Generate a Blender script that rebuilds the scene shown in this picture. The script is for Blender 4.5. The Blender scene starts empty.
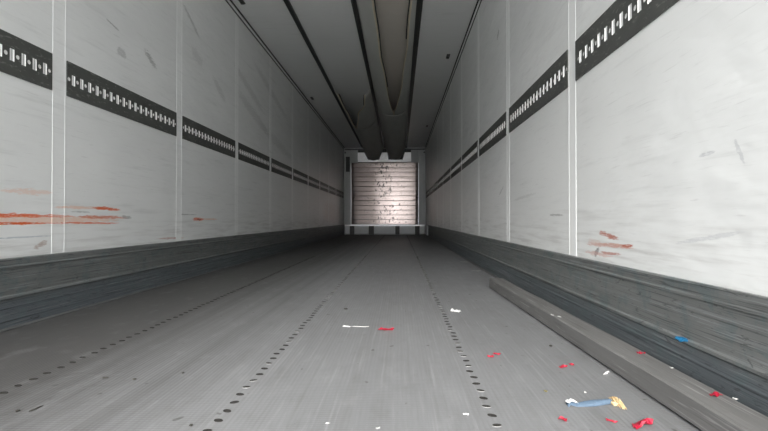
import bpy, bmesh, math, random
from mathutils import Vector, Matrix

random.seed(7)
S = bpy.context.scene
COL = S.collection

# ------------------------------------------------------------------ camera
cam_data = bpy.data.cameras.new('camera')
cam_data.sensor_width = 36.0
cam_data.lens = 36.0 * 442.0 / 768.0
cam_data.clip_start = 0.02
cam = bpy.data.objects.new('camera', cam_data)
cam.location = (0, 0, 0.47)
cam.rotation_euler = (math.radians(90.45), 0, math.radians(2.0))
COL.objects.link(cam)
S.camera = cam

# ------------------------------------------------------------------ world: a pale overcast sky
W = bpy.data.worlds.new('overcast_sky')
S.world = W
W.use_nodes = True
bg = W.node_tree.nodes['Background']
bg.inputs[0].default_value = (0.955, 0.97, 1.0, 1)
bg.inputs[1].default_value = 1.38

# hazy sun behind the open rear doors, over the left shoulder
sun_d = bpy.data.lights.new('hazy_sun', 'SUN')
sun_d.energy = 2.6
sun_d.angle = math.radians(40)
sun_d.color = (1.0, 0.97, 0.93)
sun = bpy.data.objects.new('hazy_sun', sun_d)
sun.rotation_euler = Vector((0.11, 1.0, -0.58)).to_track_quat('-Z', 'Y').to_euler()
sun.location = (-4, -6, 5)
COL.objects.link(sun)

S.view_settings.view_transform = 'Standard'
S.view_settings.look = 'None'
S.view_settings.gamma = 1.0
S.view_settings.use_curve_mapping = False
S.view_settings.exposure = 1.80
S.cycles.max_bounces = 16
S.cycles.diffuse_bounces = 10
S.cycles.glossy_bounces = 6

# ------------------------------------------------------------------ dimensions (metres)
XL, XR = -1.676, 0.794          # inner faces of the side walls
H = 2.62                        # inner height
Y0, Y1 = -1.30, 13.3            # open rear end, front bulkhead
TZ0, TZ1 = 1.090, 1.267         # lashing track
KZ = 0.302                      # top of the kick plate
SEAM_L = [2.115 + 1.187 * k for k in range(-2, 10)]
SEAM_R = [2.055 + 1.200 * k for k in range(-2, 10)]


# ------------------------------------------------------------------ node helpers
class NT:
    def __init__(self, name):
        self.m = bpy.data.materials.new(name)
        self.m.use_nodes = True
        self.t = self.m.node_tree
        self.b = self.t.nodes['Principled BSDF']
        self._pos = None

    def n(self, typ, **kw):
        nd = self.t.nodes.new(typ)
        for k, v in kw.items():
            setattr(nd, k, v)
        return nd

    def link(self, a, b):
        self.t.links.new(a, b)

    def put(self, sock, v):
        if isinstance(v, bpy.types.NodeSocket):
            self.link(v, sock)
        elif isinstance(v, (tuple, list)) and len(v) == 3 and sock.type == 'RGBA':
            sock.default_value = (*v, 1)
        else:
            sock.default_value = v

    def pos(self):
        if self._pos is None:
            self._pos = self.n('ShaderNodeNewGeometry').outputs['Position']
        return self._pos

    def objco(self):
        return self.n('ShaderNodeTexCoord').outputs['Object']

    def scale(self, vec, s):
        mp = self.n('ShaderNodeMapping')
        self.link(vec, mp.inputs[0])
        mp.inputs['Scale'].default_value = s
        return mp.outputs[0]

    def noise(self, vec, scale, detail=3, rough=0.55, dist=0.0):
        nd = self.n('ShaderNodeTexNoise')
        self.link(vec, nd.inputs['Vector'])
        nd.inputs['Scale'].default_value = scale
        nd.inputs['Detail'].default_value = detail
        nd.inputs['Roughness'].default_value = rough
        nd.inputs['Distortion'].default_value = dist
        return nd.outputs['Fac']

    def math(self, op, a, b=0.0, c=0.0, clamp=False):
        nd = self.n('ShaderNodeMath', operation=op)
        nd.use_clamp = clamp
        self.put(nd.inputs[0], a)
        self.put(nd.inputs[1], b)
        self.put(nd.inputs[2], c)
        return nd.outputs[0]

    def ramp(self, fac, lo, hi):
        """smooth 0..1 between lo and hi"""
        nd = self.n('ShaderNodeMapRange', interpolation_type='SMOOTHSTEP')
        self.put(nd.inputs['Value'], fac)
        nd.inputs['From Min'].default_value = lo
        nd.inputs['From Max'].default_value = hi
        return nd.outputs['Result']

    def mix(self, fac, a, b):
        nd = self.n('ShaderNodeMix', data_type='RGBA')
        self.put(nd.inputs[0], fac)
        self.put(nd.inputs[6], a)
        self.put(nd.inputs[7], b)
        return nd.outputs[2]

    def bump(self, height, strength, dist=0.01, prev=None):
        nd = self.n('ShaderNodeBump')
        nd.inputs['Strength'].default_value = strength
        nd.inputs['Distance'].default_value = dist
        self.link(height, nd.inputs['Height'])
        if prev is not None:
            self.link(prev, nd.inputs['Normal'])
        return nd.outputs[0]

    def done(self, color=None, rough=None, metal=None, normal=None, spec=None):
        if color is not None:
            self.put(self.b.inputs['Base Color'], color)
        if rough is not None:
            self.put(self.b.inputs['Roughness'], rough)
        if metal is not None:
            self.put(self.b.inputs['Metallic'], metal)
        if normal is not None:
            self.link(normal, self.b.inputs['Normal'])
        if spec is not None:
            self.b.inputs['Specular IOR Level'].default_value = spec
        return self.m


# ------------------------------------------------------------------ materials
def plain(name, color, rough=0.5, metal=0.0, var=0.15, scale=8.0):
    t = NT(name)
    n = t.noise(t.objco(), scale, 4)
    dark = tuple(c * (1 - var) for c in color)
    light = tuple(min(1, c * (1 + var)) for c in color)
    return t.done(t.mix(n, dark, light), rough, metal)


def white_panel(name, strokes, tint=(0.80, 0.81, 0.80)):
    """white laminated wall skin; strokes = paint and rubber scrapes (y0,z0,y1,z1,half width,colour,strength,raggedness)"""
    t = NT(name)
    p = t.pos()
    sep = t.n('ShaderNodeSeparateXYZ')
    t.link(p, sep.inputs[0])
    y, z = sep.outputs[1], sep.outputs[2]
    big = t.noise(t.scale(p, (1, 0.5, 1.4)), 2.2, 4)
    streak = t.noise(t.scale(p, (1, 0.9, 14)), 2.6, 5, 0.6)
    fine = t.noise(t.scale(p, (1, 2.0, 30)), 4.0, 3, 0.6, 0.4)
    base = t.mix(t.ramp(big, 0.35, 0.75), tint, tuple(c * 0.955 for c in tint))
    base = t.mix(t.math('MULTIPLY', t.ramp(streak, 0.54, 0.78), 0.32), base, (0.52, 0.53, 0.52))
    base = t.mix(t.math('MULTIPLY', t.ramp(fine, 0.60, 0.76), 0.26), base, (0.40, 0.40, 0.39))
    # grime towards the kick plate
    low = t.ramp(z, 0.62, 0.30)
    base = t.mix(t.math('MULTIPLY', t.math('MULTIPLY', low, t.ramp(streak, 0.42, 0.66)), 0.42), base, (0.47, 0.46, 0.44))
    wob = t.noise(t.scale(p, (1, 1.6, 9)), 9.0, 4, 0.65)
    rag = t.noise(t.scale(p, (1, 3.0, 26)), 8.0, 4, 0.7)
    for (ya, za, yb, zb, hw, colr, stren, ragged) in strokes:
        dy, dz = yb - ya, zb - za
        ln = math.hypot(dy, dz)
        c, s = dy / ln, dz / ln
        cy, cz = (ya + yb) / 2, (za + zb) / 2
        ry = t.math('SUBTRACT', y, cy)
        rz = t.math('SUBTRACT', z, cz)
        u = t.math('ADD', t.math('MULTIPLY', ry, c), t.math('MULTIPLY', rz, s))
        v = t.math('SUBTRACT', t.math('MULTIPLY', rz, c), t.math('MULTIPLY', ry, s))
        v = t.math('ADD', v, t.math('MULTIPLY', t.math('SUBTRACT', wob, 0.5), hw * 2.2))
        du = t.math('POWER', t.math('ABSOLUTE', t.math('DIVIDE', u, ln / 2)), 3.0)
        dv = t.math('POWER', t.math('ABSOLUTE', t.math('DIVIDE', v, hw)), 2.0)
        d = t.math('ADD', du, dv)
        d = t.math('ADD', d, t.math('MULTIPLY', t.math('SUBTRACT', rag, 0.5), ragged * 5.0))
        msk = t.math('MULTIPLY', t.math('MULTIPLY', t.ramp(d, 1.15, 0.45), t.ramp(rag, 0.28, 0.50)), stren)
        base = t.mix(msk, base, colr)
    h = t.noise(t.scale(p, (1, 1.0, 2.2)), 3.0, 3)
    nb = t.bump(h, 0.5, 0.016)
    nb = t.bump(streak, 0.12, 0.004, nb)
    return t.done(base, 0.38, 0.0, nb, 0.4)


ORANGE = (0.72, 0.13, 0.03)
PALEOR = (0.80, 0.44, 0.28)
BROWN = (0.36, 0.24, 0.18)
GREY = (0.30, 0.30, 0.29)
RUST = (0.45, 0.12, 0.07)
strokes_l = [
    (1.35, 0.467, 2.60, 0.467, 0.020, PALEOR, 0.55, 0.7),
    (1.30, 0.485, 2.10, 0.485, 0.010, ORANGE, 0.95, 0.45),
    (2.00, 0.485, 2.22, 0.484, 0.007, ORANGE, 0.55, 1.0),
    (2.22, 0.482, 2.66, 0.478, 0.009, (0.60, 0.14, 0.05), 0.80, 0.8),
    (1.30, 0.452, 2.12, 0.450, 0.0065, ORANGE, 1.0, 0.35),
    (2.08, 0.451, 2.58, 0.445, 0.0055, ORANGE, 0.85, 0.6),
    (2.08, 0.529, 2.45, 0.531, 0.008, PALEOR, 0.55, 0.9),
    (2.36, 0.534, 2.60, 0.524, 0.010, ORANGE, 0.95, 0.6),
    (2.20, 0.508, 2.34, 0.506, 0.004, GREY, 0.6, 0.9),
    (1.80, 0.590, 2.08, 0.595, 0.014, PALEOR, 0.40, 1.0),
    (1.97, 0.338, 2.05, 0.362, 0.014, BROWN, 0.60, 0.8),
    (1.50, 0.386, 2.10, 0.390, 0.0035, (0.30, 0.36, 0.42), 0.55, 0.5),
    (3.53, 0.470, 3.74, 0.467, 0.014, ORANGE, 0.9, 0.7),
    (3.60, 0.466, 3.68, 0.466, 0.008, (0.20, 0.07, 0.04), 0.7, 0.7),
    (3.70, 0.470, 4.02, 0.468, 0.006, PALEOR, 0.7, 0.8),
    (3.00, 0.333, 3.40, 0.324, 0.007, RUST, 0.55, 1.0),
    (3.25, 0.505, 3.60, 0.505, 0.004, GREY, 0.7, 0.9),
    (2.61, 0.484, 2.71, 0.478, 0.010, GREY, 0.7, 0.9),
    (2.84, 1.59, 2.99, 1.50, 0.024, GREY, 0.65, 1.0),
    (2.46, 1.615, 2.58, 1.595, 0.006, GREY, 0.6, 0.8),
    (2.56, 1.475, 2.65, 1.47, 0.028, GREY, 0.45, 1.0),
    (3.36, 2.14, 3.64, 1.99, 0.018, GREY, 0.50, 1.0),
    (3.9, 1.75, 4.2, 1.60, 0.040, GREY, 0.28, 1.2),
    (4.4, 2.05, 5.4, 1.78, 0.050, GREY, 0.26, 1.2),
    (4.5, 1.80, 5.6, 1.55, 0.060, GREY, 0.24, 1.2),
    (5.0, 2.28, 6.6, 1.95, 0.050, GREY, 0.24, 1.2),
    (5.3, 1.60, 6.8, 1.42, 0.070, GREY, 0.22, 1.2),
    (3.5, 1.85, 3.7, 1.78, 0.050, GREY, 0.24, 1.2),
    (9.6, 0.62, 12.6, 0.60, 0.28, (0.55, 0.40, 0.36), 0.35, 1.0),
]
strokes_r = [
    (1.63, 0.398, 1.79, 0.416, 0.010, RUST, 0.85, 0.8),
    (1.52, 0.374, 1.90, 0.366, 0.009, (0.55, 0.24, 0.17), 0.75, 0.8),
    (1.53, 0.380, 1.61, 0.374, 0.006, RUST, 0.9, 0.7),
    (1.79, 0.356, 1.83, 0.320, 0.012, (0.16, 0.14, 0.15), 0.8, 1.1),
    (1.62, 0.342, 1.78, 0.338, 0.006, RUST, 0.7, 0.9),
    (1.68, 0.330, 1.92, 0.330, 0.008, (0.60, 0.35, 0.30), 0.6, 1.0),
    (1.90, 0.372, 1.78, 0.376, 0.014, (0.68, 0.50, 0.44), 0.5, 1.0),
    (2.17, 0.490, 2.38, 0.491, 0.006, GREY, 0.75, 0.7),
    (3.54, 1.98, 3.62, 1.93, 0.030, GREY, 0.55, 0.9),
    (1.045, 0.595, 1.075, 0.66, 0.006, (0.45, 0.46, 0.48), 0.5, 0.6),
    (1.14, 0.64, 1.20, 0.637, 0.005, (0.45, 0.46, 0.48), 0.6, 0.8),
    (1.05, 0.44, 1.30, 0.40, 0.006, (0.5, 0.51, 0.53), 0.5, 0.9),
    (2.6, 0.62, 3.1, 0.60, 0.010, GREY, 0.25, 1.0),
    (3.4, 0.72, 3.55, 0.66, 0.012, GREY, 0.45, 1.0),
    (9.6, 0.60, 12.6, 0.60, 0.26, (0.55, 0.44, 0.40), 0.30, 1.0),
]
M_WALL_L = white_panel('white_wall_skin_left', strokes_l)
M_WALL_R = white_panel('white_wall_skin_right', strokes_r)
M_STRIP_L = white_panel('white_cover_profile_left', strokes_l[:10], (0.87, 0.88, 0.87))
M_STRIP_R = plain('white_cover_profile_right', (0.89, 0.90, 0.89), 0.4, 0, 0.03, 6)
M_STRIP = plain('white_cover_profile', (0.79, 0.80, 0.79), 0.4, 0, 0.04, 6)
M_SHELL = plain('outer_shell_white', (0.7, 0.7, 0.7), 0.5, 0, 0.05, 2)


def track_mat():
    t = NT('dark_track_steel')
    p = t.pos()
    n = t.noise(t.scale(p, (1, 1, 1.5)), 9, 4)
    c = t.mix(n, (0.070, 0.073, 0.068), (0.115, 0.119, 0.111))
    s = t.noise(t.scale(p, (1, 18, 60)), 1.6, 4, 0.6, 0.3)
    c = t.mix(t.math('MULTIPLY', t.ramp(s, 0.57, 0.68), 0.40), c, (0.32, 0.32, 0.30))
    return t.done(c, 0.5, 0.2, None, 0.3)


M_TRACK = track_mat()
M_SLOT = plain('bright_slot_lining', (0.93, 0.93, 0.92), 0.5, 0, 0.03)


def kick_mat():
    t = NT('scuffed_grey_kick_plate')
    p = t.pos()
    sep = t.n('ShaderNodeSeparateXYZ')
    t.link(p, sep.inputs[0])
    z = sep.outputs[2]
    n1 = t.noise(t.scale(p, (3, 0.35, 9)), 3.5, 5, 0.6)
    n2 = t.noise(t.scale(p, (3, 0.55, 40)), 4.5, 5, 0.65, 0.2)
    n3 = t.noise(t.scale(p, (3, 5.0, 5)), 3.0, 4, 0.6, 0.6)
    c = t.mix(n1, (0.122, 0.129, 0.126), (0.225, 0.233, 0.228))
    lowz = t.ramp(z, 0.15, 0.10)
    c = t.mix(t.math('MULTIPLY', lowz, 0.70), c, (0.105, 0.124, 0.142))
    teal = t.math('MULTIPLY', t.ramp(n3, 0.48, 0.64), 0.60)
    c = t.mix(teal, c, (0.118, 0.152, 0.158))
    c = t.mix(t.math('MULTIPLY', t.ramp(n2, 0.55, 0.64), 0.50), c, (0.30, 0.315, 0.32))
    c = t.mix(t.math('MULTIPLY', t.ramp(n2, 0.46, 0.34), 0.65), c, (0.035, 0.037, 0.040))
    n4 = t.noise(t.scale(p, (3, 2.4, 13)), 5.0, 4, 0.6, 1.6)
    c = t.mix(t.math('MULTIPLY', t.ramp(n4, 0.60, 0.67), 0.60), c, (0.050, 0.052, 0.053))
    nb = t.bump(n2, 0.30, 0.004)
    return t.done(c, 0.48, 0.25, nb, 0.4)


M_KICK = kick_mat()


def floor_mat():
    t = NT('worn_ribbed_aluminium_floor')
    p = t.pos()
    sep = t.n('ShaderNodeSeparateXYZ')
    t.link(p, sep.inputs[0])
    x, y = sep.outputs[0], sep.outputs[1]
    big = t.noise(t.scale(p, (1.6, 0.45, 1)), 1.8, 5, 0.6)
    lane = t.noise(t.scale(p, (9, 0.12, 1)), 2.0, 4, 0.6)
    fine = t.noise(t.scale(p, (42, 1.2, 1)), 2.0, 4, 0.65)
    grit = t.noise(p, 70, 3, 0.7)
    c = t.mix(big, (0.168, 0.171, 0.176), (0.232, 0.236, 0.242))
    c = t.mix(t.math('MULTIPLY', t.ramp(lane, 0.50, 0.72), 0.40), c, (0.17, 0.17, 0.17))
    c = t.mix(t.math('MULTIPLY', t.ramp(fine, 0.52, 0.72), 0.24), c, (0.38, 0.385, 0.39))
    c = t.mix(t.math('MULTIPLY', t.ramp(fine, 0.47, 0.30), 0.38), c, (0.16, 0.16, 0.16))
    # dark wheel and pallet dirt along the left side, with long streaks
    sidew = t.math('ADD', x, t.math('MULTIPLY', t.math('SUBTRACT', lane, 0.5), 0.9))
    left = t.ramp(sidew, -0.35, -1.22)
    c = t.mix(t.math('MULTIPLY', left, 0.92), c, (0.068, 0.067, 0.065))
    # specks of dirt
    mot = t.noise(t.scale(p, (1.3, 0.7, 1)), 9.0, 5, 0.65)
    c = t.mix(t.math('MULTIPLY', t.ramp(mot, 0.50, 0.72), 0.26), c, (0.115, 0.114, 0.11))
    c = t.mix(t.math('MULTIPLY', t.ramp(mot, 0.46, 0.30), 0.16), c, (0.34, 0.344, 0.35))
    sp = t.noise(t.scale(p, (1, 0.8, 1)), 24, 2, 0.5)
    c = t.mix(t.math('MULTIPLY', t.ramp(sp, 0.70, 0.75), 0.7), c, (0.06, 0.058, 0.055))
    c = t.mix(t.math('MULTIPLY', t.ramp(grit, 0.60, 0.75), 0.25), c, (0.12, 0.12, 0.12))
    # fine anti-slip ribs, along and across
    w1 = t.math('SINE', t.math('MULTIPLY', x, 2 * math.pi / 0.0125))
    w2 = t.math('SINE', t.math('MULTIPLY', y, 2 * math.pi / 0.0105))
    nb = t.bump(w1, 0.10, 0.002)
    nb = t.bump(w2, 0.12, 0.002, nb)
    nb = t.bump(fine, 0.10, 0.003, nb)
    return t.done(c, 0.52, 0.15, nb, 0.4)


M_FLOOR = floor_mat()
M_RIVET = plain('dark_dirty_screw', (0.030, 0.029, 0.027), 0.8, 0.0, 0.5, 60)
M_RIVET.node_tree.nodes['Principled BSDF'].inputs['Specular IOR Level'].default_value = 0.1
M_RIVETRING = plain('worn_screw_rim', (0.24, 0.24, 0.235), 0.6, 0.0, 0.3, 60)
M_RIVETFAR = plain('dusty_screw', (0.10, 0.10, 0.10), 0.7, 0.1, 0.3, 30)
M_EDGE = plain('grey_floor_edge', (0.13, 0.133, 0.134), 0.5, 0.3, 0.6, 9)


def beam_mat():
    t = NT('scuffed_grey_beam')
    p = t.objco()
    n1 = t.noise(t.scale(p, (9, 0.5, 9)), 3.0, 5, 0.6)
    n2 = t.noise(t.scale(p, (30, 0.9, 30)), 3.5, 5, 0.65, 0.3)
    n3 = t.noise(p, 26, 4, 0.6)
    c = t.mix(n1, (0.092, 0.091, 0.089), (0.185, 0.184, 0.180))
    c = t.mix(t.math('MULTIPLY', t.ramp(n3, 0.55, 0.75), 0.5), c, (0.12, 0.115, 0.108))
    c = t.mix(t.math('MULTIPLY', t.ramp(n2, 0.56, 0.68), 0.45), c, (0.36, 0.36, 0.355))
    c = t.mix(t.math('MULTIPLY', t.ramp(n2, 0.44, 0.34), 0.5), c, (0.07, 0.068, 0.065))
    return t.done(c, 0.6, 0.0, t.bump(n2, 0.3, 0.004), 0.3)


M_BEAM = beam_mat()


def ceil_mat(name, a, b):
    t = NT(name)
    p = t.pos()
    n = t.noise(t.scale(p, (1, 0.5, 1)), 2.0, 4)
    f = t.noise(t.scale(p, (1, 8, 1)), 3.0, 3)
    c = t.mix(n, a, b)
    c = t.mix(t.math('MULTIPLY', t.ramp(f, 0.55, 0.75), 0.15), c, tuple(q * 0.7 for q in a))
    return t.done(c, 0.42, 0, t.bump(n, 0.2, 0.01), 0.4)


M_CEIL = ceil_mat('white_roof_skin', (0.74, 0.75, 0.74), (0.82, 0.83, 0.82))
M_CEILW = ceil_mat('yellowed_roof_skin', (0.66, 0.62, 0.56), (0.75, 0.70, 0.63))
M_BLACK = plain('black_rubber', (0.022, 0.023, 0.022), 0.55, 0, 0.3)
M_RAIL = plain('dark_rail', (0.055, 0.058, 0.055), 0.5, 0.1, 0.25)
M_HOOK = plain('dark_grey_hook_plate', (0.09, 0.09, 0.085), 0.5, 0.3, 0.3)


def duct_mat():
    t = NT('grey_white_duct_fabric')
    p = t.pos()
    n = t.noise(t.scale(p, (3, 0.7, 2)), 2.5, 4)
    c = t.mix(n, (0.46, 0.465, 0.44), (0.58, 0.585, 0.55))
    return t.done(c, 0.7, 0, t.bump(n, 0.5, 0.03), 0.2)


M_DUCT = duct_mat()
M_HEM = plain('beige_hem', (0.66, 0.60, 0.47), 0.7, 0, 0.12)


def board_mat():
    t = NT('dented_bright_aluminium_board')
    p = t.pos()
    sep = t.n('ShaderNodeSeparateXYZ')
    t.link(p, sep.inputs[0])
    x = sep.outputs[0]
    n = t.noise(t.scale(p, (1, 1, 3)), 3.0, 4)
    sp = t.noise(t.scale(p, (1, 1, 0.8)), 13, 4, 0.65)
    d = t.math('ABSOLUTE', t.math('ADD', x, 0.40))
    near = t.ramp(d, 0.75, 0.1)
    thr = t.math('ADD', sp, t.math('MULTIPLY', near, 0.10))
    c = t.mix(n, (0.52, 0.435, 0.405), (0.70, 0.595, 0.55))
    c = t.mix(t.math('MULTIPLY', t.ramp(thr, 0.64, 0.72), 0.85), c, (0.05, 0.05, 0.05))
    return t.done(c, t.math('ADD', t.math('MULTIPLY', n, 0.10), 0.20), 0.90, t.bump(n, 0.08, 0.02), 0.5)


M_BOARD = board_mat()
M_FRAME = plain('grey_bulkhead_frame', (0.42, 0.43, 0.42), 0.45, 0.2, 0.08)
M_WHITEMETAL = plain('off_white_metal', (0.88, 0.87, 0.87), 0.34, 0.6, 0.12, 10)
M_STOP = plain('pale_grey_stop_metal', (0.66, 0.67, 0.67), 0.45, 0.2, 0.12, 8)
M_DARK = plain('dark_grille', (0.030, 0.031, 0.030), 0.5, 0.2, 0.3)
M_RED = plain('crimson_plastic_film', (0.34, 0.008, 0.03), 0.5, 0, 0.45, 60)
M_WHITE = plain('white_paper', (0.66, 0.66, 0.65), 0.6, 0, 0.05, 40)
M_FLAKE = plain('dusty_white_flake', (0.46, 0.46, 0.45), 0.7, 0, 0.1, 40)
M_CRUMB = plain('dark_crumb', (0.04, 0.038, 0.033), 0.8, 0, 0.4, 80)
M_TIMBERBIT = plain('ochre_crumb', (0.16, 0.14, 0.07), 0.8, 0, 0.4, 80)
M_BLUE = plain('bright_blue_film', (0.02, 0.20, 0.42), 0.35, 0, 0.2, 60)
M_BLUEBAND = plain('dusty_blue_strap_fabric', (0.085, 0.13, 0.185), 0.7, 0, 0.35, 120)
M_FRAY = plain('straw_coloured_frayed_fibre', (0.62, 0.47, 0.26), 0.8, 0, 0.3, 120)
M_GROUND = plain('outside_concrete', (0.52, 0.52, 0.51), 0.9, 0, 0.25, 3)


# ------------------------------------------------------------------ mesh helpers
def link_mesh(name, bm, mats, parent=None, smooth=False, recalc=True):
    if recalc:
        bmesh.ops.recalc_face_normals(bm, faces=bm.faces[:])
    me = bpy.data.meshes.new(name)
    bm.to_mesh(me)
    bm.free()
    for m in (mats if isinstance(mats, (list, tuple)) else [mats]):
        me.materials.append(m)
    if smooth:
        for q in me.polygons:
            q.use_smooth = True
    o = bpy.data.objects.new(name, me)
    COL.objects.link(o)
    if parent is not None:
        o.parent = parent
    return o


def clone(o, parent=None, loc=None):
    c = o.copy()
    COL.objects.link(c)
    if parent is not None:
        c.parent = parent
    if loc is not None:
        c.location = loc
    return c


def add_box(bm, x0, x1, y0, y1, z0, z1, mat=0):
    vs = [bm.verts.new((x, y, z)) for x in (x0, x1) for y in (y0, y1) for z in (z0, z1)]
    for f in ((0, 1, 3, 2), (4, 6, 7, 5), (0, 4, 5, 1), (2, 3, 7, 6), (0, 2, 6, 4), (1, 5, 7, 3)):
        fc = bm.faces.new([vs[i] for i in f])
        fc.material_index = mat


def bevel_all(bm, w, seg=1):
    bmesh.ops.bevel(bm, geom=bm.edges[:], offset=w, segments=seg, affect='EDGES', profile=0.6)


def add_extrude_y(bm, prof, ys, mat=0, closed=True):
    """sweep an (x,z) outline along y"""
    rings = [[bm.verts.new((x, y, z)) for (x, z) in prof] for y in ys]
    n = len(prof)
    for a, b in zip(rings[:-1], rings[1:]):
        for i in range(n if closed else n - 1):
            j = (i + 1) % n
            bm.faces.new((a[i], a[j], b[j], b[i])).material_index = mat
    if closed:
        bm.faces.new(rings[0]).material_index = mat
        bm.faces.new(rings[-1][::-1]).material_index = mat


def add_prism_y(bm, outline, y0, y1, mat=0):
    add_extrude_y(bm, outline, [y0, y1], mat)


def structure(o, label=None):
    o['kind'] = 'structure'
    if label:
        o['label'] = label
    return o


def tag(o, label, cat, group=None):
    o['label'] = label
    o['category'] = cat
    if group:
        o['group'] = group
    return o


# ------------------------------------------------------------------ outside ground
bm = bmesh.new()
add_box(bm, -40, 40, -60, 40, -1.45, -1.30)
structure(link_mesh('ground', bm, M_GROUND), 'pale concrete yard outside the trailer')

# ------------------------------------------------------------------ floor
bm = bmesh.new()
add_box(bm, XL - 0.06, XR + 0.06, Y0, Y1 + 0.1, -0.16, 0.0)
floor = structure(link_mesh('floor', bm, M_FLOOR), 'worn grey ribbed aluminium trailer floor with rows of screws')

# countersunk screws: a worn bright rim around a dark dirty dimple
def rivet_bm():
    bm = bmesh.new()
    r = [(0.0118, 0.0002, 1), (0.0112, 0.0014, 1), (0.0092, 0.0014, 0), (0.0068, 0.0005, 0)]
    n = 10
    rings = []
    for rad, z, mi in r:
        rings.append([bm.verts.new((rad * math.cos(2 * math.pi * i / n), rad * 0.66 * math.sin(2 * math.pi * i / n), z)) for i in range(n)])
    for k in range(3):
        for i in range(n):
            j = (i + 1) % n
            f = bm.faces.new((rings[k][i], rings[k][j], rings[k + 1][j], rings[k + 1][i]))
            f.material_index = 1 if k == 0 else 0
    bm.faces.new(rings[3])
    return bm


rv_d = link_mesh('floor_screw', rivet_bm(), [M_RIVET, M_RIVET], floor)
rv_b = link_mesh('floor_screw', rivet_bm(), [M_RIVET, M_RIVETRING], floor)
rows = (-1.071, -0.425, 0.218)
first = {0: rv_d, 1: rv_b}
far = bmesh.new()
for ri, rx in enumerate(rows):
    for k in range(245):
        y = 0.60 + 0.051 * k + (0.012 if ri == 1 else 0.0) + (0.0095 if ri == 2 else 0)
        jx = random.uniform(-0.004, 0.004)
        rz = random.uniform(-0.5, 0.5)
        if k < 98:
            kind = 1 if (ri > 0 and random.random() < 0.30) else 0
            o = first.pop(kind) if kind in first else clone(rv_b if kind else rv_d, floor)
            o.location = (rx + jx, y, 0)
            o.rotation_euler = (0, 0, rz)
        else:
            n = 5
            c0 = [far.verts.new((rx + jx + 0.009 * math.cos(6.283 * i / n), y + 0.008 * math.sin(6.283 * i / n), 0.0004)) for i in range(n)]
            c1 = [far.verts.new((rx + jx + 0.007 * math.cos(6.283 * i / n), y + 0.006 * math.sin(6.283 * i / n), 0.0016)) for i in range(n)]
            for i in range(n):
                far.faces.new((c0[i], c0[(i + 1) % n], c1[(i + 1) % n], c1[i]))
            far.faces.new(c1)
o = link_mesh('far_floor_screws', far, M_RIVETFAR, floor)
o['kind'] = 'stuff'

for sx, x in ((1, XL), (-1, XR)):
    bm = bmesh.new()
    add_extrude_y(bm, [(x + sx * 0.012, 0.0), (x + sx * 0.030, 0.0), (x + sx * 0.030, 0.004), (x + sx * 0.012, 0.008)], [Y0, 4, 9, Y1 - 0.1])
    link_mesh('floor_edge_strip', bm, M_EDGE, floor)


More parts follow.
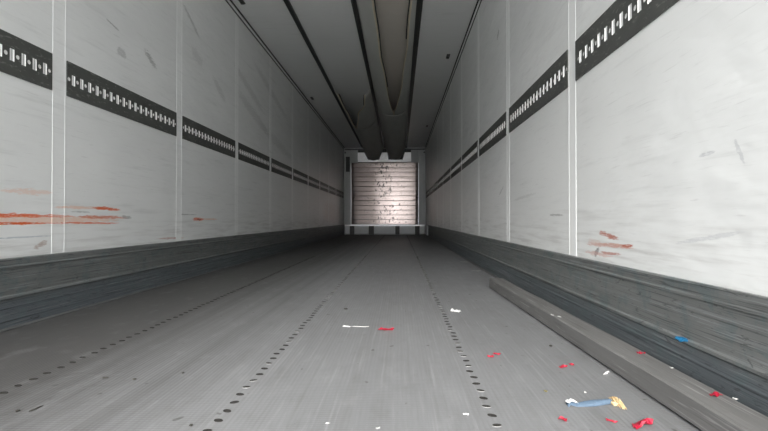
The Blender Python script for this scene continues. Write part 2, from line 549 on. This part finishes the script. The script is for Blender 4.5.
# ------------------------------------------------------------------ side walls
def track_bm(seg_len, with_reflection_line):
    """slotted lashing track; local x = out of the wall, y along, z up"""
    bm = bmesh.new()
    h = TZ1 - TZ0
    w = 0.005
    dep = 0.0025
    P = 0.0591
    n = int((seg_len - 0.0175) / P)
    m0 = 0.0

    def quad(a, b, c, d, mi=0):
        bm.faces.new([bm.verts.new(q) for q in (a, b, c, d)]).material_index = mi

    zc = h / 2
    for k in range(n):
        a = m0 + k * P
        b, e = a + 0.026, a + P
        # round hole
        r, m = 0.0105, 8
        cy = a + 0.013
        hole = [(cy + r * math.cos(2 * math.pi * i / m), zc + r * math.sin(2 * math.pi * i / m)) for i in range(m)]
        outer = [(b, zc), (b, h), (cy, h), (a, h), (a, zc), (a, 0), (cy, 0), (b, 0)]
        for i in range(m):
            j = (i + 1) % m
            quad((w, *outer[i]), (w, *outer[j]), (w, *hole[j]), (w, *hole[i]))
            quad((w, *hole[i]), (w, *hole[j]), (w - dep, *hole[j]), (w - dep, *hole[i]))
        # upright slot
        c, d = b + 0.005, e - 0.0055
        v0, v1 = zc - 0.026, zc + 0.026
        quad((w, b, 0), (w, e, 0), (w, d, v0), (w, c, v0))
        quad((w, e, 0), (w, e, h), (w, d, v1), (w, d, v0))
        quad((w, e, h), (w, b, h), (w, c, v1), (w, d, v1))
        quad((w, b, h), (w, b, 0), (w, c, v0), (w, c, v1))
        for (p, q) in (((c, v0), (d, v0)), ((d, v0), (d, v1)), ((d, v1), (c, v1)), ((c, v1), (c, v0))):
            quad((w, *p), (w, *q), (w - dep, *q), (w - dep, *p), 1)
        if with_reflection_line:  # thin dark strip imitating the uneven reflection inside each slot
            mid = (c + d) / 2
            quad((w - 0.001, mid - 0.001, v0), (w - 0.001, mid + 0.001, v0), (w - 0.001, mid + 0.001, v1), (w - 0.001, mid - 0.001, v1))
    e = m0 + n * P
    if seg_len - e > 0.0215:            # closing round hole
        r, m = 0.0095, 8
        cy = e + 0.011
        hole = [(cy + r * math.cos(2 * math.pi * i / m), zc + r * math.sin(2 * math.pi * i / m)) for i in range(m)]
        outer = [(e + 0.022, zc), (e + 0.022, h), (cy, h), (e, h), (e, zc), (e, 0), (cy, 0), (e + 0.022, 0)]
        for i in range(m):
            j = (i + 1) % m
            quad((w, *outer[i]), (w, *outer[j]), (w, *hole[j]), (w, *hole[i]))
            quad((w, *hole[i]), (w, *hole[j]), (w - dep, *hole[j]), (w - dep, *hole[i]))
        e += 0.022
    if seg_len - e > 0.001:
        quad((w, e, 0), (w, seg_len, 0), (w, seg_len, h), (w, e, h))
    # returns to the wall, and the bright lining seen through the slots
    quad((w, 0, 0), (w, seg_len, 0), (0, seg_len, 0), (0, 0, 0))
    quad((w, 0, h), (w, seg_len, h), (0, seg_len, h), (0, 0, h))
    quad((w, 0, 0), (w, 0, h), (0, 0, h), (0, 0, 0))
    quad((w, seg_len, 0), (w, seg_len, h), (0, seg_len, h), (0, seg_len, 0))
    quad((0.0026, 0.004, 0.05), (0.0026, seg_len - 0.004, 0.05), (0.0026, seg_len - 0.004, h - 0.05), (0.0026, 0.004, h - 0.05), 1)
    bmesh.ops.remove_doubles(bm, verts=bm.verts[:], dist=1e-5)
    return bm


def side_wall(name, x, sx, seams, mat, label, with_reflection_line):
    """sx = direction from the wall into the trailer"""
    bm = bmesh.new()
    add_box(bm, min(x - sx * 0.02, x - sx * 0.07), max(x - sx * 0.02, x - sx * 0.07), Y0, Y1 + 0.1, -0.16, H + 0.07)
    wall = structure(link_mesh(name, bm, M_SHELL), label)
    edges = [Y0] + [s for s in seams if s > Y0 + 0.1 and s < Y1 - 0.15] + [Y1]
    for a, b in zip(edges[:-1], edges[1:]):
        bm = bmesh.new()
        xa, xb = sorted((x - sx * 0.02, x))
        add_box(bm, xa, xb, a + 0.002, b - 0.002, 0.0, H)
        link_mesh('wall_panel', bm, mat, wall)
    # cover profile over every joint: flat web with a raised bead along each edge
    bm = bmesh.new()
    w = 0.0425
    prof = [(-w, 0.0), (-w + 0.003, 0.0018), (-w + 0.006, 0.0004), (w - 0.006, 0.0004), (w - 0.003, 0.0018), (w, 0.0)]
    rings = [[bm.verts.new((sx * o, y, z)) for (y, o) in prof] for z in (KZ, H - 0.045)]
    for i in range(len(prof)):
        j = (i + 1) % len(prof)
        bm.faces.new((rings[0][i], rings[0][j], rings[1][j], rings[1][i]))
    bm.faces.new(rings[0])
    bm.faces.new(rings[1][::-1])
    strip = link_mesh('cover_strip', bm, M_STRIP_L if sx > 0 else M_STRIP_R, wall)
    for i, s in enumerate(edges[1:-1]):
        o = strip if i == 0 else clone(strip, wall)
        o.location = (x, s, 0)
    # slotted track between the joints
    gap = 0.0475
    pitch = edges[2] - edges[1]
    seg = pitch - 2 * gap
    tb = track_bm(seg, with_reflection_line)
    if sx < 0:
        for v in tb.verts:
            v.co.x = -v.co.x
    track = link_mesh('lashing_track', tb, [M_TRACK, M_SLOT], wall)
    k = 0
    for s in edges[1:-1]:
        if s + gap + seg > Y1 + 0.001:
            break
        o = track if k == 0 else clone(track, wall)
        o.location = (x, s + gap, TZ0)
        k += 1
    last = edges[-2] + gap
    if last + seg > Y1 and Y1 - last > 0.2:
        tb = track_bm(Y1 - 0.12 - last, with_reflection_line)
        if sx < 0:
            for v in tb.verts:
                v.co.x = -v.co.x
        link_mesh('lashing_track', tb, [M_TRACK, M_SLOT], wall).location = (x, last, TZ0)
    # the stretch nearest the doors
    tb = track_bm(edges[1] - gap - Y0 - 0.03, with_reflection_line)
    if sx < 0:
        for v in tb.verts:
            v.co.x = -v.co.x
    link_mesh('lashing_track', tb, [M_TRACK, M_SLOT], wall).location = (x, Y0 + 0.03, TZ0)
    # kick plate: lip, bead, step and lower skirt
    bm = bmesh.new()
    prof = [(0, 0), (0.012, 0), (0.012, 0.032), (0.0132, 0.036), (0.0132, 0.040), (0.012, 0.045), (0.0115, 0.086), (0.0128, 0.090), (0.0128, 0.093), (0.0115, 0.098),
            (0.011, 0.126), (0.019, 0.133), (0.019, 0.141), (0.015, 0.147), (0.015, 0.258), (0.019, 0.262), (0.019, 0.267), (0.015, 0.271),
            (0.015, KZ - 0.004), (0.011, KZ), (0, KZ)]
    ys = [Y0 + i * (Y1 - Y0) / 24 for i in range(25)]
    add_extrude_y(bm, [(x + sx * a, z) for a, z in prof], ys)
    link_mesh('kick_plate', bm, M_KICK, wall)
    return wall


side_wall('wall_left', XL, 1, SEAM_L, M_WALL_L, 'white panelled left trailer wall with slotted track and orange paint scrapes', True)
side_wall('wall_right', XR, -1, SEAM_R, M_WALL_R, 'white panelled right trailer wall with slotted track and rust red scrapes', False)

# ------------------------------------------------------------------ ceiling
RAILS = ((-1.130, -1.083), (-0.474, -0.421), (0.170, 0.231))
bm = bmesh.new()
add_box(bm, XL - 0.07, XR + 0.07, Y0, Y1 + 0.1, H + 0.015, H + 0.075)
ceiling = structure(link_mesh('ceiling', bm, M_SHELL), 'grey white trailer roof lining with three dark rails')
fields = ((XL, RAILS[0][0]), (RAILS[0][1], RAILS[1][0]), (RAILS[1][1], RAILS[2][0]), (RAILS[2][1], XR))
for i, (a, b) in enumerate(fields):
    for (ya, yb) in ((Y0, 4.62), (4.624, 9.3), (9.304, Y1)):
        bm = bmesh.new()
        add_box(bm, a, b, ya, yb, H, H + 0.015)
        link_mesh('ceiling_panel', bm, M_CEILW if i == 2 else M_CEIL, ceiling)
for (a, b) in RAILS:
    bm = bmesh.new()
    z1 = H + 0.014
    z0 = H - 0.022
    g = (b - a) * 0.30
    add_extrude_y(bm, [(a, z1), (a, z0), (a + g, z0), (a + g, z0 + 0.014), (b - g, z0 + 0.014), (b - g, z0), (b, z0), (b, z1)], [Y0, 3, 6, 9, Y1])
    link_mesh('duct_rail', bm, M_RAIL, ceiling)
for sx, x in ((1, XL), (-1, XR)):
    bm = bmesh.new()
    add_extrude_y(bm, [(x, H - 0.036), (x + sx * 0.003, H - 0.036), (x + sx * 0.017, H - 0.003), (x + sx * 0.017, H), (x, H)], [Y0, 4, 9, Y1])
    link_mesh('corner_cove', bm, M_STRIP, ceiling)
    for (p, q) in (((0.0, H - 0.046), (0.006, H - 0.034)), ((0.0145, H - 0.009), (0.0275, H))):
        bm = bmesh.new()
        xa, xb = sorted((x + sx * p[0], x + sx * q[0]))
        add_box(bm, xa, xb, Y0, Y1, p[1], q[1])
        link_mesh('black_sealing_joint', bm, M_BLACK, ceiling)
bm = bmesh.new()
add_box(bm, -0.022, 0.022, -0.07, 0.07, -0.008, 0)
add_box(bm, -0.014, 0.014, -0.055, -0.020, -0.020, -0.008)
add_box(bm, -0.014, 0.014, 0.020, 0.055, -0.020, -0.008)
hook = link_mesh('hook_plate', bm, M_HOOK, ceiling)
for i, (x, y) in enumerate(((-1.556, 4.27), (-1.552, 7.79), (0.641, 5.84), (0.638, 10.2))):
    o = hook if i == 0 else clone(hook, ceiling)
    o.location = (x, y, H)


# ------------------------------------------------------------------ air ducts of fabric hung between the rails
def lerp_table(tab, y):
    if y <= tab[0][0]:
        return tab[0][1]
    for (a, va), (b, vb) in zip(tab[:-1], tab[1:]):
        if y <= b:
            f = (y - a) / (b - a)
            f = f * f * (3 - 2 * f)
            return va + (vb - va) * f
    return tab[-1][1]


def air_duct(label, xa, xb, y_start, y_join, left_edge, right_edge, sag, shade_line_to):
    """belly curve from rail xa to rail xb; in front of y_join the cloth is slit and hangs as two flaps"""
    root = bpy.data.objects.new('air_duct', None)
    root.location = ((xa + xb) / 2, y_join, H)
    COL.objects.link(root)
    tag(root, label, 'air duct', 'fabric air ducts under the roof')
    inv = Matrix.Translation(-root.location)

    def pt(y, u):
        s = lerp_table(sag, y) * (1 + 0.05 * math.sin(3.1 * y + xa * 7))
        x = xa + (xb - xa) * u
        shape = 1 - abs(2 * u - 1) ** 2.6
        return Vector((x, y, H - 0.016 - s * shape))

    NU = 12
    ys = []
    y = y_start
    while y < y_join - 0.01:
        ys.append(y)
        y += 0.2
    ys.append(y_join)
    th = 0.004
    for side in (0, 1):
        bm = bmesh.new()
        g, hem = [], []
        for y in ys:
            e = lerp_table(left_edge if side == 0 else right_edge, y)
            ue = (e - xa) / (xb - xa)
            u0, u1 = (0, ue) if side == 0 else (1, ue)
            row = [pt(y, u0 + (u1 - u0) * i / NU) for i in range(NU + 1)]
            # loose edge droops and ripples a little
            row = [p - Vector((0, 0, 0.02 * (i / NU) ** 3 * (1 + math.sin(5 * y + side)) * (1 if y < y_join - 0.05 else 0))) for i, p in enumerate(row)]
            g.append([bm.verts.new(inv @ p) for p in row])
            hem.append(row[-1])
        for a, b in zip(g[:-1], g[1:]):
            for i in range(NU):
                bm.faces.new((a[i], a[i + 1], b[i + 1], b[i]))
        bmesh.ops.recalc_face_normals(bm, faces=bm.faces[:])
        bmesh.ops.solidify(bm, geom=bm.faces[:], thickness=th)
        link_mesh('side_flap', bm, M_DUCT, root, True)
        # rolled hem along the loose edge
        bm = bmesh.new()
        rings = []
        for p in hem:
            rings.append([bm.verts.new(inv @ (p + Vector((0.011 * math.cos(q), 0, 0.011 * math.sin(q))))) for q in [6.2832 * i / 6 for i in range(6)]])
        for a, b in zip(rings[:-1], rings[1:]):
            for i in range(6):
                bm.faces.new((a[i], a[(i + 1) % 6], b[(i + 1) % 6], b[i]))
        bm.faces.new(rings[0])
        bm.faces.new(rings[-1])
        link_mesh('hem', bm, M_HEM, root, True)
        # dark tube standing in for dark flap tips and the gap shadow inside the hem
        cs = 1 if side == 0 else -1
        cp = [inv @ (p + Vector((cs * 0.016, 0, 0.004))) for p in hem if p.y <= shade_line_to[side]]
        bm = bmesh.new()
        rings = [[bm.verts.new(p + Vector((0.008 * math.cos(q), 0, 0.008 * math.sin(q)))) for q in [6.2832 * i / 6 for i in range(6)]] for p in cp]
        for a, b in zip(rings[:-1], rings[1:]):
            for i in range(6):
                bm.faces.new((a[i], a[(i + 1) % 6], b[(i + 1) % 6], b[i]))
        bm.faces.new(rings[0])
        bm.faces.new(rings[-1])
        link_mesh('hem_shade_line', bm, M_BLACK, root, True)
    bm = bmesh.new()
    g = []
    ny = int((Y1 - 0.09 - y_join) / 0.15)
    for k in range(ny + 1):
        y = y_join + (Y1 - 0.09 - y_join) * k / ny
        g.append([bm.verts.new(inv @ pt(y, i / 20)) for i in range(21)])
    for a, b in zip(g[:-1], g[1:]):
        for i in range(20):
            bm.faces.new((a[i], a[i + 1], b[i + 1], b[i]))
    bmesh.ops.recalc_face_normals(bm, faces=bm.faces[:])
    bmesh.ops.solidify(bm, geom=bm.faces[:], thickness=th)
    link_mesh('duct_belly', bm, M_DUCT, root, True)
    return root


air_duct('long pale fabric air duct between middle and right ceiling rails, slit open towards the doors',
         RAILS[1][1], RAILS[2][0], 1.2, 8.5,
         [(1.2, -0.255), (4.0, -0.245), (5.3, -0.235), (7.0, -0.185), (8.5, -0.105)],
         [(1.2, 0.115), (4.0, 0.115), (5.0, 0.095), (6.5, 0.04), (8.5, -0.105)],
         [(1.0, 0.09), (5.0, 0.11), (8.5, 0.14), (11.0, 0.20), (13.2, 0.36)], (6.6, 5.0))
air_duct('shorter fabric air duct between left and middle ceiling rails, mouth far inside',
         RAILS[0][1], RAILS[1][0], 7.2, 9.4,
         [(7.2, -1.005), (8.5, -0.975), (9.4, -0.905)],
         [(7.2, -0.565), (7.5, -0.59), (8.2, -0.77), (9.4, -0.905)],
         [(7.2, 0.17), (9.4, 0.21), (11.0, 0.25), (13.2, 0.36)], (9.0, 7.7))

# ------------------------------------------------------------------ front bulkhead
bm = bmesh.new()
add_box(bm, XL - 0.07, XR + 0.07, Y1, Y1 + 0.1, -0.16, H + 0.07)
front = structure(link_mesh('wall_front', bm, M_FRAME), 'front bulkhead of the trailer with bright ribbed aluminium boards')
BX0, BX1, BZ0, BZ1 = -1.440, 0.557, 0.305, 2.160
nb = 13
bh = (BZ1 - BZ0) / nb
bm = bmesh.new()
NBX = 24
secs = []
for k in range(NBX + 1):                    # the boards bulge a little towards the load space
    x = BX0 + (BX1 - BX0) * k / NBX
    yf = -0.125 + 0.040 * (x + 0.05) ** 2 + 0.0010 * math.sin(x * 11.0)
    secs.append([bm.verts.new((x, yy, zz)) for yy, zz in
                 ((0.0, 0.003), (yf + 0.005, 0.003), *[(yf + 0.0006 * (2 * q - 1) ** 2, 0.004 + (bh - 0.008) * q) for q in (0, 0.03, 0.25, 0.5, 0.75, 0.97, 1)], (yf + 0.005, bh - 0.003), (0.0, bh - 0.003))])
for a, b in zip(secs[:-1], secs[1:]):
    for i in range(11):
        bm.faces.new((a[i], a[(i + 1) % 11], b[(i + 1) % 11], b[i]))
bm.faces.new(secs[0])
bm.faces.new(secs[-1])
board = link_mesh('bulkhead_board', bm, M_BOARD, front, True)
for i in range(nb):
    o = board if i == 0 else clone(board, front)
    o.location = (0, Y1, BZ0 + i * bh)
for (a, b) in ((XL + 0.005, BX0 - 0.02), (BX1 + 0.02, XR - 0.005)):
    bm = bmesh.new()
    add_box(bm, a, b, Y1 - 0.03, Y1, 0.27, H - 0.075)
    bevel_all(bm, 0.006)
    link_mesh('side_post', bm, M_FRAME, front)
for x in (BX0 - 0.011, BX1 + 0.011):
    bm = bmesh.new()
    add_box(bm, x - 0.009, x + 0.009, Y1 - 0.075, Y1, BZ0, BZ1 - (0.0 if x < 0 else 0.02))
    link_mesh('board_edge_rail', bm, M_WHITEMETAL, front)
bm = bmesh.new()
add_box(bm, -1.614, -1.492, Y1 - 0.045, Y1 - 0.03, 1.89, 2.345)
link_mesh('dark_service_plate', bm, M_DARK, front)
for x in (-1.63, 0.745):
    bm = bmesh.new()
    bmesh.ops.create_cone(bm, cap_ends=True, segments=12, radius1=0.026, radius2=0.020, depth=0.02,
                          matrix=Matrix.Translation((x, Y1 - 0.04, 2.47)) @ Matrix.Rotation(math.pi / 2, 4, 'X'))
    link_mesh('round_plug', bm, M_DARK, front)
bm = bmesh.new()
add_box(bm, 0.540, 0.575, Y1 - 0.062, Y1 - 0.045, 0.52, 0.70)
link_mesh('latch', bm, M_DARK, front)
# head of the bulkhead: outlets for the ducts between white webs
bm = bmesh.new()
add_box(bm, -1.25, 0.35, Y1 - 0.012, Y1, 2.17, 2.545)
link_mesh('outlet_grille', bm, M_DARK, front)
webs = ([(-1.25, 2.25), (-0.94, 2.25), (-1.05, 2.46), (-1.25, 2.46)],
        [(-0.60, 2.25), (-0.33, 2.25), (-0.36, 2.46), (-0.53, 2.46)],
        [(0.10, 2.25), (0.35, 2.25), (0.35, 2.46), (0.16, 2.46)])
for wq in webs:
    bm = bmesh.new()
    add_prism_y(bm, wq, Y1 - 0.115, Y1 - 0.012)
    link_mesh('outlet_web', bm, M_WHITEMETAL, front)
bm = bmesh.new()
add_box(bm, -1.25, 0.35, Y1 - 0.06, Y1 - 0.012, 2.185, 2.25)
link_mesh('outlet_sill', bm, M_WHITEMETAL, front)
bm = bmesh.new()
add_box(bm, XL + 0.02, XR - 0.02, Y1 - 0.06, Y1 - 0.03, H - 0.075, H - 0.045)
link_mesh('head_rail', bm, M_DARK, front)
# foot of the bulkhead: pallet stop of pale blocks between dark brackets
bm = bmesh.new()
add_box(bm, XL + 0.04, XR - 0.04, Y1 - 0.09, Y1, 0.262, 0.300)
link_mesh('stop_rail', bm, M_WHITEMETAL, front)
for (a, b) in ((-1.63, -1.50), (-1.35, -0.93), (-0.76, -0.13), (0.01, 0.46), (0.61, 0.755)):
    bm = bmesh.new()
    add_box(bm, a, b, Y1 - 0.075, Y1, 0.03, 0.260)
    bevel_all(bm, 0.006)
    link_mesh('stop_block', bm, M_STOP, front)
for (a, b) in ((-1.49, -1.36), (-0.92, -0.77), (-0.12, 0.0), (0.47, 0.60)):
    bm = bmesh.new()
    add_box(bm, a, b, Y1 - 0.045, Y1, 0.0, 0.260)
    add_box(bm, a + 0.03, b - 0.03, Y1 - 0.085, Y1 - 0.045, 0.0, 0.24)
    link_mesh('stop_bracket', bm, M_HOOK, front)
bm = bmesh.new()
add_box(bm, XR - 0.045, XR - 0.02, Y1 - 1.3, Y1 - 0.10, 0.03, 0.29)
link_mesh('corner_guard', bm, M_STOP, front)

# ------------------------------------------------------------------ grey beam lying along the right-hand kick plate
bm = bmesh.new()
BL, BWD, BHT = 2.75, 0.092, 0.066
ch, ug = 0.004, 0.008
add_extrude_y(bm, [(0.014, 0), (0.014, ug), (0, ug), (0, BHT - ch), (ch, BHT), (BWD - ch, BHT), (BWD, BHT - ch), (BWD, ug), (BWD - 0.014, ug), (BWD - 0.014, 0)], [-BL, 0])
for k in range(1, 14):
    yk = -BL * k / 14
    bmesh.ops.bisect_plane(bm, geom=bm.verts[:] + bm.edges[:] + bm.faces[:], plane_co=(0, yk, 0), plane_no=(0, 1, 0))
for v in bm.verts:
    if v.co.z > 0.05:
        v.co.z += 0.0012 * math.sin(v.co.y * 9 + v.co.x * 30)
        v.co.x += 0.0010 * math.sin(v.co.y * 7 + 1)
beam = link_mesh('cargo_beam', bm, M_BEAM)
beam.location = (0.612, 3.04, 0.0005)
beam.rotation_euler = (0, 0, math.radians(1.35))
tag(beam, 'long scuffed grey beam lying on the floor along the right-hand kick plate', 'beam')


# ------------------------------------------------------------------ litter
def scrap_bm(lx, ly, seed, lift=0.006, nx=5, ny=3):
    """a torn, crumpled piece of film or paper about lx by ly"""
    rnd = random.Random(seed)
    bm = bmesh.new()
    g = []
    for i in range(nx + 1):
        row = []
        for j in range(ny + 1):
            u, v = i / nx - 0.5, j / ny - 0.5
            taper = 1 - 0.55 * abs(2 * u) ** 2 * rnd.uniform(0.6, 1.1)
            x = lx * u + rnd.uniform(-0.06, 0.06) * lx
            y = ly * v * taper + rnd.uniform(-0.12, 0.12) * ly + 0.18 * ly * math.sin(u * 4 + seed)
            z = 0.0012 + lift * rnd.random() ** 1.5
            row.append(bm.verts.new((x, y, z)))
        g.append(row)
    for i in range(nx):
        for j in range(ny):
            bm.faces.new((g[i][j], g[i + 1][j], g[i + 1][j + 1], g[i][j + 1]))
    bmesh.ops.recalc_face_normals(bm, faces=bm.faces[:])
    bmesh.ops.solidify(bm, geom=bm.faces[:], thickness=0.0006)
    zmin = min(v.co.z for v in bm.verts)
    for v in bm.verts:
        v.co.z -= zmin
    return bm


def scrap(name, mat, x, y, z, lx, ly, rot, label, cat, seed, group=None, lift=0.006):
    o = link_mesh(name, scrap_bm(lx, ly, seed, lift), mat)
    o.location = (x, y, z + 0.0004)
    o.rotation_euler = (0, 0, math.radians(rot))
    return tag(o, label, cat, group)


RG = 'red scraps of film'
scrap('plastic_scrap', M_RED, -0.057, 1.870, 0, 0.062, 0.030, 18, 'dark red curled scrap alone in the middle of the floor between two screw rows', 'scrap', 3, RG, 0.010)
scrap('plastic_scrap', M_RED, 0.311, 1.521, 0, 0.020, 0.013, 5, 'lower left of a pair of small red scraps right of the nearest screw row', 'scrap', 4, RG)
scrap('plastic_scrap', M_RED, 0.337, 1.549, 0, 0.024, 0.009, -10, 'upper right of a pair of small red scraps right of the nearest screw row', 'scrap', 5, RG)
scrap('plastic_scrap', M_RED, 0.518, 1.424, 0, 0.032, 0.016, 15, 'thin hooked red scrap on the floor left of the grey beam', 'scrap', 6, RG)
scrap('plastic_scrap', M_RED, 0.552, 1.443, 0, 0.016, 0.010, -10, 'tiny red scrap next to the thin hooked one, nearer the grey beam', 'scrap', 8, RG)
scrap('plastic_scrap', M_RED, 0.381, 1.050, 0, 0.018, 0.015, 0, 'small red scrap in front of the pale end of the blue strap', 'scrap', 9, RG)
scrap('plastic_scrap', M_RED, 0.492, 1.045, 0, 0.024, 0.008, -20, 'narrow pinkish red scrap between the blue strap and the largest red piece', 'scrap', 10, RG)
scrap('plastic_scrap', M_RED, 0.553, 1.030, 0, 0.062, 0.026, 40, 'largest bright red crumpled scrap at the front edge near the beam', 'scrap', 15, RG, 0.014)
scrap('plastic_scrap', M_RED, 0.723, 1.355, BHT, 0.022, 0.010, -15, 'thin red scrap lying on top of the grey beam, the farther of two', 'scrap', 12, RG)
scrap('plastic_scrap', M_RED, 0.722, 1.038, BHT, 0.024, 0.016, -5, 'red scrap lying on top of the grey beam near its front end', 'scrap', 13, RG)
scrap('paper_scrap', M_WHITE, 0.285, 2.248, 0, 0.034, 0.060, 25, 'small white crumpled paper scrap right of the nearest screw row', 'scrap', 21, None, 0.012)
scrap('paper_scrap', M_WHITE, -0.228, 1.921, 0, 0.036, 0.011, 0, 'white paper shred lying beside a thin white thread mid floor', 'scrap', 22, None, 0.004)
scrap('paper_scrap', M_WHITE, 0.630, 1.371, 0, 0.008, 0.032, -52, 'white paper sliver on the floor close to the beam', 'scrap', 23, None, 0.006)
WG = 'tiny white flakes'
for i, (x, y, z, s, lab) in enumerate((
        (0.159, 1.070, 0, 0.014, 'tiny white flake left of the nearest screws of the right row'),
        (-0.164, 1.012, 0, 0.010, 'tiny white flake on the front floor, the left one of two between the screw rows'),
        (-0.048, 0.994, 0, 0.010, 'tiny white flake on the front floor, the right one of two between the screw rows'),
        (0.501, 1.216, 0, 0.010, 'tiny white flake on the floor behind the frayed end of the blue strap'),
        (0.640, 1.880, BHT, 0.022, 'white flake on the edge of the beam towards its far end'),
        (0.658, 1.850, BHT, 0.020, 'white flake on top of the beam just beside the edge flake'),
        (0.735, 1.225, BHT, 0.010, 'tiny white flake on the beam between its two red scraps'),
        (0.751, 1.019, BHT, 0.010, 'tiny white flake on the beam behind its front red scrap'),
        (0.705, 4.860, 0, 0.080, 'pale flake far down the floor near the right kick plate'),
        (0.690, 4.020, 0, 0.080, 'pale flake on the floor beyond the far end of the beam'))):
    scrap('paper_flake', M_FLAKE, x, y, z, s, s * 0.5, 20 * i, lab, 'flake', 40 + i, WG, 0.003)

CG = 'dark crumbs'


def crumb(x, y, lx, ly, rot, label, seed, mat=None):
    rnd = random.Random(seed)
    bm = bmesh.new()
    bmesh.ops.create_icosphere(bm, subdivisions=1, radius=0.5)
    for v in bm.verts:
        k = rnd.uniform(0.75, 1.2)
        v.co = Vector((v.co.x * lx * k, v.co.y * ly * k, v.co.z * min(lx, ly) * 0.55 * k))
    zm = min(v.co.z for v in bm.verts)
    for v in bm.verts:
        v.co.z -= zm
    o = link_mesh('dirt_crumb', bm, mat or M_CRUMB)
    o.location = (x, y, 0)
    o.rotation_euler = (0, 0, math.radians(rot))
    return tag(o, label, 'crumb', CG)


crumb(0.556, 1.653, 0.014, 0.014, 10, 'dark crumb on the floor close to the middle of the beam', 1)
crumb(0.396, 1.219, 0.012, 0.010, -20, 'ochre crumb on the floor behind the blue strap', 2, M_TIMBERBIT)
crumb(-0.898, 1.066, 0.007, 0.050, -8, 'dark stick-like splinter on the left front floor', 3)
crumb(-0.931, 1.051, 0.010, 0.012, 0, 'small dark crumb left of the stick-like splinter', 4)
crumb(-0.867, 1.277, 0.018, 0.009, 10, 'flat dark crumb right of the left screw row', 5)
crumb(-0.774, 1.268, 0.014, 0.010, 0, 'small dark crumb on the floor right of the flat dark one', 6)
crumb(-0.658, 1.326, 0.010, 0.010, 0, 'tiny dark crumb midway between the left and middle screw rows', 7)
crumb(-0.473, 0.991, 0.010, 0.010, 0, 'tiny dark crumb just left of the middle screw row at the front', 8)
crumb(-0.277, 2.290, 0.026, 0.016, 0, 'dark crumb beyond the white thread mid floor', 9)


# thin tubes
def tube(name, pts, rad, mat, parent=None):
    bm = bmesh.new()
    rings = []
    for i, p in enumerate(pts):
        a = Vector(pts[max(0, i - 1)])
        b = Vector(pts[min(len(pts) - 1, i + 1)])
        d = (b - a).normalized()
        s = d.cross(Vector((0, 0, 1))).normalized()
        u = s.cross(d)
        rings.append([bm.verts.new(Vector(p) + rad * (math.cos(6.2832 * k / 6) * s + math.sin(6.2832 * k / 6) * u)) for k in range(6)])
    for a, b in zip(rings[:-1], rings[1:]):
        for i in range(6):
            bm.faces.new((a[i], a[(i + 1) % 6], b[(i + 1) % 6], b[i]))
    bm.faces.new(rings[0])
    bm.faces.new(rings[-1])
    return link_mesh(name, bm, mat, parent, True)


o = tube('thread', [(-0.205 + 0.009 * i, 1.926 + 0.004 * math.sin(i * 0.9), 0.0014) for i in range(9)], 0.0010, M_WHITE)
tag(o, 'thin white thread lying on the floor left of the dark red scrap', 'thread')

# torn blue strap with a frayed straw-coloured end
root = bpy.data.objects.new('torn_strap', None)
root.location = (0.49, 1.14, 0)
COL.objects.link(root)
tag(root, 'torn dusty blue strap with frayed straw-coloured end on the floor beside the beam', 'strap')
bm = bmesh.new()
cl = [(-0.068, -0.008, 0.002), (-0.060, 0.004, 0.010), (-0.046, -0.006, 0.006), (-0.025, -0.003, 0.009), (0.0, 0.001, 0.011), (0.025, 0.006, 0.011), (0.046, 0.013, 0.012), (0.056, 0.016, 0.011)]
g = []
for i, (x, y, z) in enumerate(cl):
    w = 0.011 + 0.002 * math.sin(i * 2.1)
    g.append([bm.verts.new((x, y + w * (j / 4 - 0.5) * 2, max(0.001, z - 0.009 * abs(j / 4 - 0.5) * 2 + 0.0015 * math.sin(j * 2 + i)))) for j in range(5)])
for a, b in zip(g[:-1], g[1:]):
    for j in range(4):
        bm.faces.new((a[j], a[j + 1], b[j + 1], b[j]))
bmesh.ops.recalc_face_normals(bm, faces=bm.faces[:])
bmesh.ops.solidify(bm, geom=bm.faces[:], thickness=0.001)
link_mesh('strap_band', bm, M_BLUEBAND, root, True)
pale = link_mesh('pale_fold', scrap_bm(0.030, 0.016, 77, 0.006), M_WHITE, root)
pale.location = (-0.056, -0.004, 0.006)
rnd = random.Random(5)
bm = bmesh.new()
for k in range(40):
    a = rnd.uniform(-0.9, 0.6)
    L = rnd.uniform(0.016, 0.034)
    p0 = Vector((0.050 + rnd.uniform(-0.006, 0.006), 0.016 + rnd.uniform(-0.008, 0.008), rnd.uniform(0.004, 0.012)))
    p1 = p0 + Vector((math.cos(a) * L * 0.45, math.sin(a) * L * 0.5 - 0.006, 0.003))
    p2 = p0 + Vector((math.cos(a) * L * 0.6, math.sin(a) * L - 0.022, -p0.z + 0.0014))
    pts = [p0, p1, p2]
    rr = []
    for p in pts:
        rr.append([bm.verts.new(p + Vector((0.0008 * math.cos(q), 0.0008 * math.sin(q), 0.0008 * math.cos(q + 1)))) for q in (0, 2.094, 4.189)])
    for r0, r1 in zip(rr[:-1], rr[1:]):
        for i in range(3):
            bm.faces.new((r0[i], r0[(i + 1) % 3], r1[(i + 1) % 3], r1[i]))
tuft = scrap_bm(0.024, 0.026, 55, 0.011)
bmesh.ops.translate(tuft, verts=tuft.verts[:], vec=(0.056, 0.004, 0))
me = bpy.data.meshes.new('tuft')
tuft.to_mesh(me)
tuft.free()
bm.from_mesh(me)
bpy.data.meshes.remove(me)
link_mesh('frayed_end', bm, M_FRAY, root)

# bright blue scrap caught on the ledge of the right-hand kick plate
o = link_mesh('plastic_scrap', scrap_bm(0.050, 0.014, 31, 0.003), M_BLUE)
o.location = (XR - 0.0195, 1.243, 0.141)
o.rotation_euler = (math.radians(90), 0, math.radians(-90))
tag(o, 'bright blue scrap stuck to the right-hand kick plate above the beam', 'scrap')
